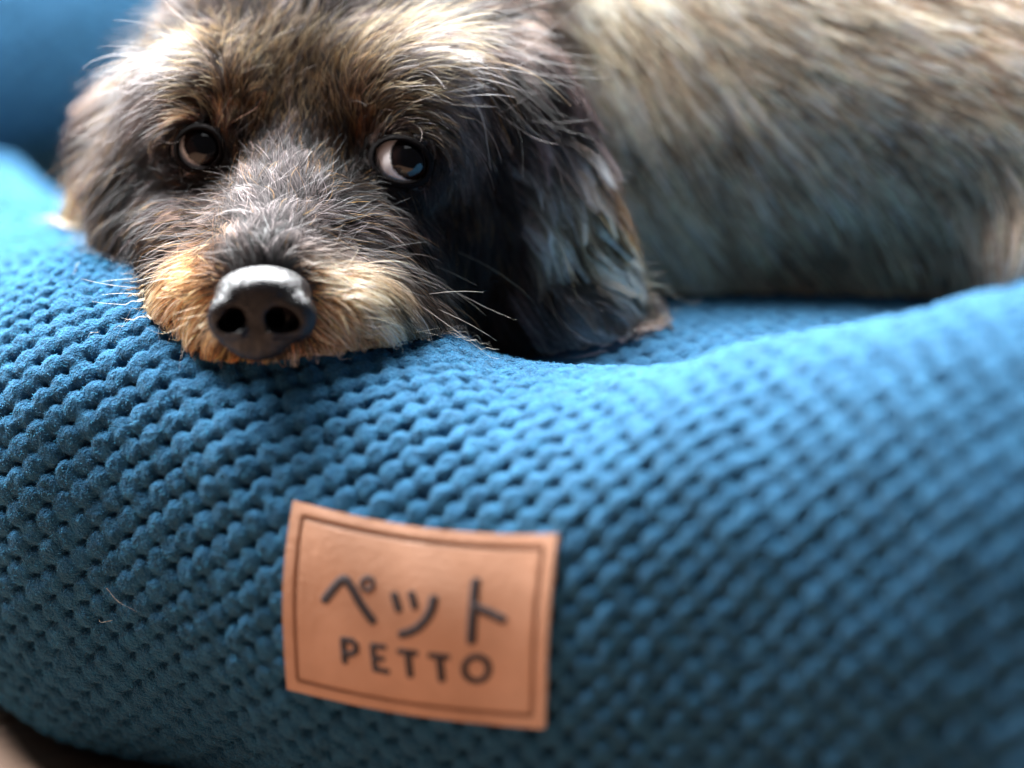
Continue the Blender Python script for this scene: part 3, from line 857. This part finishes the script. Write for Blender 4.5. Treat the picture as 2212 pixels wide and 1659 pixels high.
# u, v, angle (0 right, 90 down), length mm, lift deg, base colour, tip colour, share of gold tipped guard hairs, light share
BR = (78, 67, 64); DK = (96, 84, 84); GD = (104, 92, 78); GR = (116, 110, 112); WH = (180, 174, 174); TAN = (222, 176, 132)
CREAM = (255, 240, 214); GB = (84, 72, 62); LB = (112, 97, 90)
BG = (92, 86, 88); BW = (150, 142, 142); SV = (108, 99, 98); SV2 = (80, 72, 71)
FACE = [
 # bridge of the muzzle
 (560, 560, -92, 4, 12, BG, BW, .0), (560, 520, -92, 7, 14, BG, BW, .0), (590, 470, -88, 9, 16, BG, BW, .05), (620, 410, -86, 10, 18, BG, BW, .05),
 (500, 540, -150, 6, 14, BG, LB, .1), (480, 490, -165, 9, 16, BR, LB, .3), (540, 440, -130, 10, 18, BG, BW, .15), (440, 570, 178, 8, 14, BR, TAN, .3),
 (640, 520, -35, 7, 14, BG, BW, .1), (690, 470, -35, 9, 16, LB, GR, .25), (680, 550, -8, 8, 14, LB, LB, .2), (760, 520, 4, 10, 16, LB, GR, .3),
 (830, 570, 26, 11, 18, LB, LB, .25), (760, 470, -12, 9, 18, BR, GR, .3), (860, 520, 38, 10, 16, BR, LB, .2), (900, 620, 50, 13, 18, BR, LB, .2),
 (400, 520, 172, 9, 16, LB, LB, .35), (330, 560, 158, 10, 18, BR, GB, .35), (300, 620, 140, 10, 20, BR, TAN, .25),
 # muzzle sides
 (420, 610, 168, 8, 16, TAN, TAN, .1), (370, 650, 150, 9, 18, TAN, CREAM, .1), (340, 690, 128, 10, 20, TAN, GB, .2), (430, 690, 135, 9, 16, TAN, CREAM, .05),
 (420, 740, 118, 8, 16, TAN, TAN, .05), (480, 770, 105, 6, 14, GB, TAN, .05), (560, 785, 92, 5, 12, GB, TAN, .05), (640, 780, 88, 7, 16, GB, CREAM, .05),
 (700, 620, 5, 8, 14, TAN, CREAM, .05), (720, 660, 15, 10, 16, TAN, CREAM, .0), (700, 710, 60, 10, 18, TAN, CREAM, .0), (790, 650, 18, 9, 16, CREAM, CREAM, .0),
 (800, 700, 35, 10, 18, CREAM, CREAM, .0), (870, 680, 35, 10, 18, CREAM, WH, .0), (780, 745, 70, 10, 16, TAN, CREAM, .0), (880, 740, 60, 9, 16, CREAM, CREAM, .0),
 (940, 720, 55, 10, 18, CREAM, WH, .1), (800, 600, 22, 12, 16, BR, LB, .2), (870, 640, 38, 13, 16, BR, LB, .2), (780, 625, 20, 11, 16, TAN, CREAM, .05),
 # under and between the eyes
 (400, 420, 178, 8, 12, DK, BR, .2), (470, 430, -170, 8, 14, BR, LB, .3), (340, 460, 120, 9, 14, DK, BR, .15), (520, 380, -120, 7, 14, BR, LB, .25),
 (520, 330, -95, 6, 16, BR, GB, .3), (580, 340, -88, 8, 16, DK, GR, .1), (640, 340, -88, 8, 16, DK, GR, .05), (700, 340, -80, 7, 16, BR, GB, .4),
 (720, 390, -60, 7, 16, BR, GB, .4), (760, 420, -35, 8, 16, BR, GB, .3), (780, 340, -70, 5, 12, GB, GB, .25), (850, 440, 40, 8, 10, DK, DK, .05),
 (930, 470, 70, 9, 12, DK, DK, .08), (950, 390, 75, 8, 12, DK, BR, .1), (960, 560, 75, 12, 14, DK, BR, .12), (900, 560, 55, 11, 14, DK, BR, .1),
 (950, 650, 72, 12, 14, DK, DK, .1), (1020, 560, 80, 16, 14, DK, DK, .12), (1030, 680, 85, 18, 14, DK, DK, .06), (1000, 740, 85, 16, 12, DK, DK, .03),
 # eye rims
 (437, 268, -100, 4, 10, DK, BR, .1), (395, 290, 150, 4, 10, DK, DK, 0), (385, 350, 160, 4, 10, DK, DK, 0), (440, 392, 180, 4, 10, DK, DK, 0),
 (860, 288, -60, 4, 10, BR, GB, .1), (800, 320, -100, 4, 10, DK, BR, .1), (935, 330, 60, 4, 10, DK, DK, 0), (925, 390, 60, 4, 10, DK, DK, 0), (810, 395, 60, 4, 10, DK, DK, 0),
 # forehead
 (640, 290, -92, 8, 20, DK, GR, .0), (655, 230, -92, 10, 22, DK, GR, .05), (665, 160, -96, 12, 24, DK, BR, .05), (600, 280, -80, 8, 22, BR, GB, .5), (560, 240, -66, 8, 26, GB, GB, .7),
 (560, 180, -62, 9, 28, GB, GD, .75), (500, 200, -72, 9, 28, GB, GD, .7), (490, 262, -84, 7, 18, (140, 94, 58), (190, 134, 82), .3), (620, 200, -62, 9, 26, BR, GB, .7),
 (620, 150, -62, 10, 28, BR, GB, .6), (700, 280, -104, 8, 24, GB, GD, .7), (720, 220, -104, 9, 26, GB, GD, .75), (780, 268, -92, 8, 20, (140, 94, 58), (190, 134, 82), .35),
 (700, 170, -105, 9, 26, DK, GB, .6), (760, 180, -85, 9, 26, BR, GD, .65), (820, 240, -60, 8, 20, GB, GD, .45), (830, 200, -35, 12, 24, LB, WH, .3),
 # brows
 (440, 180, 178, 16, 24, GR, WH, .15), (390, 190, 172, 20, 24, GR, WH, .2), (340, 220, 160, 20, 24, LB, WH, .35), (400, 240, 160, 14, 18, BR, LB, .3),
 (300, 270, 138, 18, 24, BR, LB, .5), (250, 330, 118, 16, 24, BR, LB, .5), (240, 420, 104, 14, 22, BR, LB, .4), (290, 400, 110, 14, 20, BR, BR, .3),
 (330, 330, 125, 12, 14, BR, BR, .15), (280, 490, 105, 12, 18, DK, BR, .2), (250, 560, 105, 12, 16, DK, DK, .1), (300, 560, 120, 11, 16, DK, BR, .15),
 (850, 165, -12, 17, 26, GR, WH, .15), (900, 180, 4, 18, 28, WH, WH, .15), (890, 225, 8, 16, 26, GR, WH, .25), (935, 245, 30, 17, 26, GR, WH, .25),
 (965, 310, 58, 15, 22, LB, WH, .3), (985, 380, 80, 12, 20, LB, LB, .35), (1000, 440, 88, 10, 18, BR, LB, .35), (900, 280, 35, 8, 14, DK, BR, .1),
 (940, 340, 70, 8, 12, DK, BR, .1), (930, 400, 75, 8, 12, DK, DK, .05), (980, 500, 85, 10, 12, DK, DK, .1),
 # crown
 (440, 90, 215, 11, 34, LB, SV2, .35), (350, 120, 190, 12, 30, BR, SV2, .3), (290, 170, 178, 16, 30, BR, LB, .2), (240, 230, 172, 16, 28, BR, LB, .2),
 (500, 50, -120, 14, 36, LB, SV, .25), (560, 60, -70, 20, 34, SV2, SV, .1), (630, 100, -58, 16, 30, GR, WH, .1), (560, 120, -60, 12, 30, LB, SV, .45),
 (680, 60, -95, 24, 34, BR, SV2, .05), (740, 100, -10, 22, 26, LB, LB, .15), (820, 80, -2, 26, 26, LB, SV2, .1), (800, 130, -15, 18, 26, BR, LB, .25),
 (900, 60, 12, 30, 24, BR, LB, .05), (900, 120, 8, 26, 24, LB, SV2, .1), (960, 110, 32, 28, 20, BR, BR, .05), (1010, 180, 50, 28, 18, DK, BR, .05),
 (1030, 260, 60, 18, 14, DK, DK, .05), (1040, 340, 70, 16, 12, DK, DK, .05), (1040, 430, 75, 14, 10, DK, DK, .05), (420, 20, -130, 12, 36, LB, SV, .2),
]
EAR = [
 (1000, 90, 42, 24, 12, BR, LB, 0), (1080, 150, 52, 26, 12, DK, DK, 0), (1100, 240, 55, 24, 14, DK, DK, 0), (1115, 320, 48, 24, 22, BR, WH, 0),
 (1140, 380, 50, 24, 22, LB, CREAM, 0), (1130, 450, 62, 22, 18, DK, CREAM, 0), (1165, 420, 55, 24, 16, DK, DK, 0), (1180, 330, 58, 26, 14, BR, GR, 0),
 (1220, 400, 60, 22, 10, TAN, TAN, 0), (1250, 480, 60, 22, 10, TAN, CREAM, 0), (1280, 540, 48, 22, 12, CREAM, CREAM, 0), (1200, 500, 68, 22, 14, DK, BR, 0),
 (1110, 540, 80, 22, 12, DK, DK, 0), (1120, 600, 75, 28, 14, DK, GR, 0), (1170, 580, 66, 32, 16, DK, WH, 0), (1200, 610, 52, 28, 16, BR, WH, 0), (1250, 600, 40, 28, 16, DK, GR, 0),
 (1290, 620, 28, 27, 12, BR, LB, 0), (1180, 670, 48, 30, 12, DK, GR, 0), (1230, 670, 34, 25, 12, DK, LB, 0), (1120, 690, 70, 24, 12, DK, BR, 0), (1350, 640, 12, 20, 10, BR, LB, 0), (1100, 640, 82, 22, 12, DK, DK, 0),
 (280, 190, 150, 16, 18, BR, LB, 0), (230, 280, 115, 16, 14, BR, BR, 0), (200, 380, 105, 18, 12, BR, TAN, 0), (170, 460, 120, 18, 14, TAN, CREAM, 0),
 (190, 520, 108, 15, 10, DK, BR, 0), (160, 570, 110, 14, 10, DK, GR, 0), (130, 480, 165, 20, 22, (150, 124, 104), (190, 170, 150), 0), (175, 480, 150, 20, 20, (120, 96, 80), (190, 170, 150), 0),
]
BEIGE = (226, 206, 184); MUD = (182, 140, 106); DKB = (104, 66, 46); SAND = (224, 184, 138)
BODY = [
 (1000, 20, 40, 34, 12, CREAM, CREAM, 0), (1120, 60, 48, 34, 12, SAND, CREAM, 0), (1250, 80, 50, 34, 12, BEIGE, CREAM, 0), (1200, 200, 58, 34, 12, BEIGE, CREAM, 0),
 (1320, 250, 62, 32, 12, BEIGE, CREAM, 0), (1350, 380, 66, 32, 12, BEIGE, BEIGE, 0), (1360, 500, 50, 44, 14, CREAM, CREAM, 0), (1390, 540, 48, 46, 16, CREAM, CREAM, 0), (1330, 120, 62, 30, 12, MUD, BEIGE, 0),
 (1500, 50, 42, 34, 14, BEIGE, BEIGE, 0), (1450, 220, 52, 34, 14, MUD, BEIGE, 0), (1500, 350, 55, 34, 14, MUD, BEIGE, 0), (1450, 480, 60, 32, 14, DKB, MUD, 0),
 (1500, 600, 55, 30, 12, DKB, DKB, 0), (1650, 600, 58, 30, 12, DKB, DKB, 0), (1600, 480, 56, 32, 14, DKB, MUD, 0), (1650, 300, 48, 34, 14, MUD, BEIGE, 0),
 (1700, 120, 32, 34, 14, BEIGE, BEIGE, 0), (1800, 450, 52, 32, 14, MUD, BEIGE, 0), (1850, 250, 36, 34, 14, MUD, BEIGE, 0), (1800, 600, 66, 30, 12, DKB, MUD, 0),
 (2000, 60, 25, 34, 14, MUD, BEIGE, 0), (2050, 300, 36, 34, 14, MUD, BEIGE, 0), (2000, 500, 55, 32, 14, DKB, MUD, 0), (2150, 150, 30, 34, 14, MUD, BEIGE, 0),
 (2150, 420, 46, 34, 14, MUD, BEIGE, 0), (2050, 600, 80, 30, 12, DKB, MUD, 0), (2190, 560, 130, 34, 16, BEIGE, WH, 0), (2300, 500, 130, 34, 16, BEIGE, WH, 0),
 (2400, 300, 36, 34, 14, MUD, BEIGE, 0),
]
def controls(rows):
    P_, D_, A_c = [], [], []
    for r in rows:
        P_.append(hit(r[0], r[1]))
        a = math.radians(r[2]); D_.append((math.cos(a), -math.sin(a)))
        A_c.append([r[3], r[4], *lin(r[5]), *lin(r[6]), r[7]])
    return np.array(P_), np.array(D_), np.array(A_c)
def weights(p, Cp, sig, pw=1.0):
    d2 = (p ** 2).sum(1)[:, None] + (Cp ** 2).sum(1)[None] - 2 * p @ Cp.T
    w = np.exp(-np.clip(d2 - d2.min(1)[:, None], 0, None) / (2 * sig * sig))
    return w / w.sum(1)[:, None]

# area weighted root samples on the skin
tri = np.concatenate([Fb[:, [0, 1, 2]], Fb[:, [0, 2, 3]]])
ta, tb, tc_ = Vb[tri[:, 0]], Vb[tri[:, 1]], Vb[tri[:, 2]]
area = np.linalg.norm(np.cross(tb - ta, tc_ - ta), axis=1) / 2
cen = (ta + tb + tc_) / 3
def pix(p): return 1106 + p[:, 0] / p[:, 2] * F, 829.5 - p[:, 1] / p[:, 2] * F
cu, cv = pix(cen)
gnorm = G.grad(cen)
face_cam = -(gnorm * cen).sum(1) / np.linalg.norm(cen, axis=1)      # >0 faces the camera
vis = face_cam > -0.55
def prim_min(prs):
    d = np.full(len(cen), 9.0)
    for pr in prs:
        d = np.minimum(d, sd_ell(cen, pr[1], pr[2]) if pr[0] == 'e' else sd_cap(cen, pr[1], pr[2], pr[3], pr[4]))
    return d
i_b = next(i for i, p in enumerate(PRIMS) if p[0] == 'c' and p[3] == .046)
d_face, d_body = prim_min(PRIMS[:i_b]), prim_min(PRIMS[i_b:i_b + 6])
d_earR, d_earL = prim_min([p for p in PRIMS[i_b + 6:] if p[1][0] > -.04]), prim_min([p for p in PRIMS[i_b + 6:] if p[1][0] <= -.04])
d_all = np.minimum.reduce([d_face, d_body, d_earR, d_earL])
earR = (d_earR <= d_all + 1e-9); earL = (d_earL <= d_all + 1e-9)
is_body = (d_body <= d_all + 1e-9)
is_ear = earR | earL
is_face = ~(is_body | is_ear)
def sample_roots(mask, n, dens=None):
    w = area * mask * vis
    if dens is not None: w = w * dens
    w = w / w.sum()
    k = rng.choice(len(w), n, p=w)
    a, b = rng.random(n), rng.random(n); fl_ = a + b > 1; a[fl_] = 1 - a[fl_]; b[fl_] = 1 - b[fl_]
    return ta[k] + (tb[k] - ta[k]) * a[:, None] + (tc_[k] - ta[k]) * b[:, None]

def grow(roots, rows, sig, K=8, jit=0.22, len_var=.3, lift_add=0, len_mul=1.0, gravity=0.0, bend=0.0, flat=0.55, wave=0.0):
    Cp, Cd, Ca = controls(rows)
    n = len(roots)
    w = weights(roots, Cp, sig)
    att = w @ Ca
    L = att[:, 0] * .001 * len_mul * (1 + len_var * (rng.random(n) * 2 - 1))
    lift = np.radians(att[:, 1] + lift_add) * (1 + .5 * (rng.random(n) * 2 - 1))
    ja = rng.normal(0, jit, n)
    jb = rng.normal(0, bend, n)
    ph = vnoise(roots, .006, 44) * 3.0
    pts = np.empty((n, K + 1, 3)); p = roots.copy(); pts[:, 0] = p - G.grad(p) * .0006
    prev = None
    for k in range(K):
        w = weights(p, Cp, sig)
        d2 = w @ Cd
        d2 /= np.linalg.norm(d2, axis=1)[:, None] + 1e-9
        a = ja + jb * (k / K) + (wave * np.sin(ph + 6.0 * k / K) if wave else 0)
        ca, sa = np.cos(a), np.sin(a)
        d3 = np.stack([d2[:, 0] * ca - d2[:, 1] * sa, d2[:, 0] * sa + d2[:, 1] * ca, np.zeros(n)], -1)
        nrm = G.grad(p)
        t = d3 - (d3 * nrm).sum(1)[:, None] * nrm
        tl = np.linalg.norm(t, axis=1)[:, None]
        t = np.where(tl > .15, t / (tl + 1e-9), d3)
        lf = lift * (1 - flat * (k / K))
        step = t * np.cos(lf)[:, None] + nrm * np.sin(lf)[:, None]
        if gravity:
            step = step + np.array([0, -1, -.1]) * gravity * (k / K)
        if prev is not None: step = .45 * prev + .55 * step
        step /= np.linalg.norm(step, axis=1)[:, None] + 1e-9
        prev = step
        p = p + step * (L / K)[:, None]
        s = G.sample(p)
        need = np.clip(.0006 - s, 0, None)
        p = p + G.grad(p) * need[:, None]
        pts[:, k + 1] = p
    return pts, att

def clump(pts, n_guides, amt, power=1.4, keep=.12):
    n, K1, _ = pts.shape
    n_guides = min(n_guides, n // 2)
    gi = rng.choice(n, n_guides, replace=False)
    kd = KDTree(n_guides)
    for k, i in enumerate(gi): kd.insert(pts[i, 0], k)
    kd.balance()
    own = np.array([kd.find(x)[1] for x in pts[:, 0]])
    gp = pts[gi][own]
    t = (np.linspace(0, 1, K1) ** power)[None, :, None]
    off = pts - gp
    a = amt if np.isscalar(amt) else amt[:, None, None]
    fac = a * (.75 + .5 * rng.random(n_guides)[own])[:, None, None]
    res = pts - off * np.clip(t * fac, 0, 1 - keep)
    return res, own

def colours(att, own, own2, golden=True, val_var=.30, gam=2.0, dark=.10):
    n = len(att)
    root = att[:, 2:5].copy(); tip = att[:, 5:8].copy()
    ng = own.max() + 1
    cvv = np.exp(rng.normal(0, val_var, ng))[own] * np.exp(rng.normal(0, .45, n))
    if own2 is not None: cvv = cvv * np.exp(rng.normal(0, val_var * .8, own2.max() + 1))[own2]
    root = root * cvv[:, None]; tip = tip * cvv[:, None]
    thick = np.ones(n)
    if golden:
        g = rng.random(n) < att[:, 8] * .20
        root[g] = lin((44, 32, 26)) * (1 + rng.random((g.sum(), 1)))
        tip[g] = lin((218, 184, 138)) * (.6 + .5 * rng.random((g.sum(), 1)))
        thick[g] = 1.6
    thick = thick * np.exp(rng.normal(0, .22, n))
    f = lambda x: np.clip(x ** gam * (dark + .5 * np.clip(x, 0, 1)), .0004, .93)
    return f(root), f(tip), thick

def hair_object(name, pts, root, tip, rad, parent=dog, kind=None, rest=True):
    n, K1, _ = pts.shape
    wp = to_world(pts)
    z = bed_z(wp) + .0007
    t = np.linspace(0, 1, K1)[None, :]
    low = (wp[..., 2] < z) & rest
    wp[..., 2] = np.where(low & (t > .05), z + .0006 * t, wp[..., 2])
    hc = bpy.data.hair_curves.new(name)
    hc.add_curves([K1] * n)
    hc.points.foreach_set("position", wp.astype(np.float32).ravel())
    prof = (1 - .82 * np.linspace(0, 1, K1) ** 1.5)[None, :] * np.asarray(rad).reshape(-1, 1)
    prof = np.broadcast_to(prof, (n, K1))
    hc.points.foreach_set("radius", np.ascontiguousarray(prof, dtype=np.float32).ravel())
    for nm, arr in (("root_color", root), ("tip_color", tip)):
        a = hc.attributes.new(nm, 'FLOAT_COLOR', 'CURVE')
        a.data.foreach_set("color", np.concatenate([arr, np.ones((n, 1))], 1).astype(np.float32).ravel())
    hc.materials.append(M_HAIR)
    o = bpy.data.objects.new(name, hc); COL.objects.link(o); o.parent = parent
    if kind: o["kind"] = kind
    return o

def eye_clear(pts, roots_only=True, keep=0.0):
    """drop hairs rooted in the eye openings or lying right across them, and hairs growing out of the nose"""
    ok = np.ones(len(pts), bool)
    for e in (EYE_L, EYE_R):
        au, av = (pts[..., 0] / pts[..., 2] - e[0] / e[2]) * e[2], (pts[..., 1] / pts[..., 2] - e[1] / e[2]) * e[2]
        ax = (.0043, .0042) if e is EYE_L else (.0062, .0045)
        near = pts[:, 0, 2] < e[2] + .004
        ok &= ~((((au[:, 0] / (ax[0] + .0006)) ** 2 + (av[:, 0] / (ax[1] + .0006)) ** 2) < 1) & near)
        cross = (((au / ax[0]) ** 2 + (av / ax[1]) ** 2) < 1).any(1)
        ok &= ~(cross & (rng.random(len(pts)) > keep))
    s0 = Gn.sample(pts[:, 0]); inb = (np.abs(pts[:, 0] - c(568, 680, .675)) < .018).all(1)
    ok &= ~(inb & (s0 < .00018))
    nu, nv = pts[:, 1:, 0] / pts[:, 1:, 2] * F + 1106, 829.5 - pts[:, 1:, 1] / pts[:, 1:, 2] * F
    inn = ((((nu - 567) / 100) ** 2 + ((nv - 676) / 84) ** 2) < 1).any(1) & (pts[:, 0, 2] < .74)
    ok &= ~inn
    return ok

# --- face: dense short coat
N = 120000
roots = sample_roots(is_face, N, dens=np.where(cen[:, 2] < .80, 1.0, .35))
pts, att = grow(roots, FACE, .0052, K=8, jit=.20, bend=.15)
pts, own = clump(pts, 9000, .75)
pts, own2 = clump(pts, 1400, .45, power=2.0)
root, tip, thick = colours(att, own, own2)
ok = eye_clear(pts, keep=.035)
Lr = att[:, 0]
rad = (.000042 + .0000012 * Lr) * thick
hair_object("face_fur", pts[ok], root[ok], tip[ok], rad[ok])

# --- stray guard hairs of the face
N = 7000
roots = sample_roots(is_face, N, dens=np.where(cen[:, 2] < .80, 1.0, .2) * np.where(cv > 600, .3, 1.0))
pts, att = grow(roots, FACE, .0055, K=8, jit=.45, bend=.5, lift_add=16, len_mul=1.25)
pts, own = clump(pts, 3500, .3)
root, tip, thick = colours(att, own, None)
tip = np.clip(tip * 1.5 + .02, 0, .9)
ok = eye_clear(pts, keep=.10)
hair_object("guard_hair", pts[ok], root[ok], tip[ok], np.full(ok.sum(), .00006))

# --- short lifted gold tipped hairs of the forehead and brows
fore = is_face & (cu > 420) & (cu < 930) & (cv < 290) & (cv > 90)
N = 2400
roots = sample_roots(fore, N)
pts, att = grow(roots, FACE, .0055, K=6, jit=.30, bend=.3, lift_add=14, len_mul=.85)
pts, own = clump(pts, 2600, .5)
root, tip, thick = colours(att, own, None, golden=False)
g = rng.random((N, 1))
root = lin((34, 26, 22)) * (.3 + .8 * g); tip = lin((198, 156, 106)) * (.05 + .6 * rng.random((N, 1)) ** 1.5)
ok = eye_clear(pts, keep=.05)
hair_object("forehead_hair", pts[ok], root[ok], np.clip(tip[ok], 0, .93), np.full(ok.sum(), .000075))

# --- ears
N = 34000
roots = sample_roots(is_ear, N)
pts, att = grow(roots, EAR + FACE[-9:], .0065, K=10, jit=.13, bend=.25, flat=.82, wave=.26)
pts, own = clump(pts, 1300, .9)
pts, own2 = clump(pts, 420, .5, power=1.6)
root, tip, thick = colours(att, own, own2, golden=False, val_var=.75, gam=1.8, dark=.30)
hair_object("ear_fur", pts, root, tip, np.full(len(pts), .000065))
N = 600
roots = sample_roots(is_ear, N)
pts, att = grow(roots, EAR + FACE[-9:], .0065, K=10, jit=.22, bend=.3, lift_add=10, flat=.6, wave=.25, len_mul=1.05)
pts, own = clump(pts, 300, .5)
root, tip, thick = colours(att, own, None, golden=False, val_var=.4, gam=1.8, dark=.3)
hair_object("ear_wisps", pts, root, tip, np.full(len(pts), .00006))

# --- body
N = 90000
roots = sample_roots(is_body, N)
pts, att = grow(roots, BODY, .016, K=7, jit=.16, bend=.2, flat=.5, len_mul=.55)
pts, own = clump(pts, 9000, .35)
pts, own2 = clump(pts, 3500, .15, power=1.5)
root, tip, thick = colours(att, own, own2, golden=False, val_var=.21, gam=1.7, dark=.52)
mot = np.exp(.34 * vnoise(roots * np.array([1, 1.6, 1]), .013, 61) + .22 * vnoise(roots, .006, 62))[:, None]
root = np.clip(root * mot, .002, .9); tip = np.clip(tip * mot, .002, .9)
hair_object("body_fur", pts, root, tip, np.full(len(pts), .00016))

# --- whiskers: u, v, depth of the root, angle, length mm
Vw, Rw = [], []
WH_ = [(905, 585, .72, 28, 22), (930, 600, .72, 30, 26), (900, 640, .71, -10, 18), (915, 655, .71, 22, 22), (930, 690, .71, 38, 26), (880, 640, .70, 35, 30),
       (940, 760, .71, -5, 14), (960, 710, .715, 50, 18), (350, 640, .71, 188, 16), (345, 655, .71, 176, 18), (330, 600, .72, 178, 14), (360, 690, .705, 150, 16), (990, 545, .735, 24, 26),
       (900, 560, .725, 20, 18), (330, 700, .705, 130, 14), (760, 560, .70, 15, 16), (980, 690, .72, 55, 20), (870, 700, .70, 165, 14), (320, 622, .715, 182, 18)]
for (u, v, d, a, L) in WH_:
    n = 10; a = math.radians(a); p = c(u, v, d); line = [p]
    cur = rng.normal(0, .25)
    for k in range(n):
        aa = a + cur * (k / n) ** 1.3
        p = p + np.array([math.cos(aa), -math.sin(aa), -.12 + .1 * k / n]) * L * .001 / n
        line.append(p)
    Vw.append(line)
Vw = np.array(Vw)
nW = len(Vw)
cw = np.tile(lin((110, 90, 80)), (nW, 1)); tw = np.tile(lin((176, 156, 130)), (nW, 1))
hair_object("whisker_hair", Vw, cw, tw, np.full(nW, .00008))

# shed hairs lying on the cloth
SH = []
for k in range(7):
    i = rng.integers(150, BK.shape[0] // 2); j = rng.integers(100, 330)
    p0 = BK[i, j]; n0 = BN[i, j]; tdir = rng.normal(0, 1, 3); tdir -= n0 * (tdir @ n0); tdir /= np.linalg.norm(tdir)
    sd_ = np.cross(n0, tdir); Ls = .003 + .009 * rng.random(); cv_ = rng.normal(0, .9)
    tt_ = np.linspace(-.5, .5, 8)
    base = p0 + n0 * .0020
    ln = base + np.outer(tt_ * Ls, tdir) + np.outer(cv_ * Ls * tt_ ** 2, sd_) + np.outer(.0010 * np.cos(tt_ * 5), n0)
    SH.append(to_view(ln))
SH = np.array(SH)
sh = hair_object("shed_hair", SH, np.tile(lin((150, 120, 96)), (len(SH), 1)), np.tile(lin((214, 190, 160)), (len(SH), 1)), np.full(len(SH), .00006), parent=bed, kind="stuff", rest=False)
sh.matrix_parent_inverse = Matrix.Translation(tuple(-bed_off))

# ------------------------------------------------------------------ loose fibres standing off the chenille yarn
M_FUZZ = hair_material("chenille_fibre", rough=.6, radial=.8)
NF = 100000
gi = rng.integers(1, BK.shape[0] - 2, NF * 4); gj = rng.integers(1, BK.shape[1] - 2, NF * 4)
pf = BK[gi, gj]; vf = to_view(pf); uf, vf_ = pix(vf)
facing_ = ((np.array([0, 0, HC]) - pf) * BN[gi, gj]).sum(1) > -.01
okf = facing_ & (uf > -40) & (uf < 1700) & (vf_ < 1700) & (rng.random(NF * 4) < np.clip(1.3 - uf / 1300, .12, 1))
pf = pf[okf][:NF]; nf = BN[gi, gj][okf][:NF]; n = len(pf)
dr = nf * .75 + rng.normal(0, .75, (n, 3)); dr /= np.linalg.norm(dr, axis=1)[:, None]
d2_ = dr + rng.normal(0, .6, (n, 3)); d2_ /= np.linalg.norm(d2_, axis=1)[:, None]
Lf = (.0003 + .0008 * rng.random(n) ** 2)[:, None]
FP = np.stack([pf, pf + dr * Lf * .5, pf + dr * Lf * .5 + d2_ * Lf * .5], 1)
hc = bpy.data.hair_curves.new("yarn_fuzz"); hc.add_curves([3] * n)
hc.points.foreach_set("position", (FP - bed_off).astype(np.float32).ravel())
hc.points.foreach_set("radius", np.tile(np.array([.00005, .00004, .00002], np.float32), n))
fc = lin((20, 78, 124)) * np.exp(rng.normal(0, .3, (n, 1)))
for nm in ("root_color", "tip_color"):
    a = hc.attributes.new(nm, 'FLOAT_COLOR', 'CURVE')
    a.data.foreach_set("color", np.concatenate([np.clip(fc, 0, .9), np.ones((n, 1))], 1).astype(np.float32).ravel())
hc.materials.append(M_FUZZ)
fz = bpy.data.objects.new("yarn_fuzz", hc); COL.objects.link(fz); fz.parent = bed; fz["kind"] = "stuff"
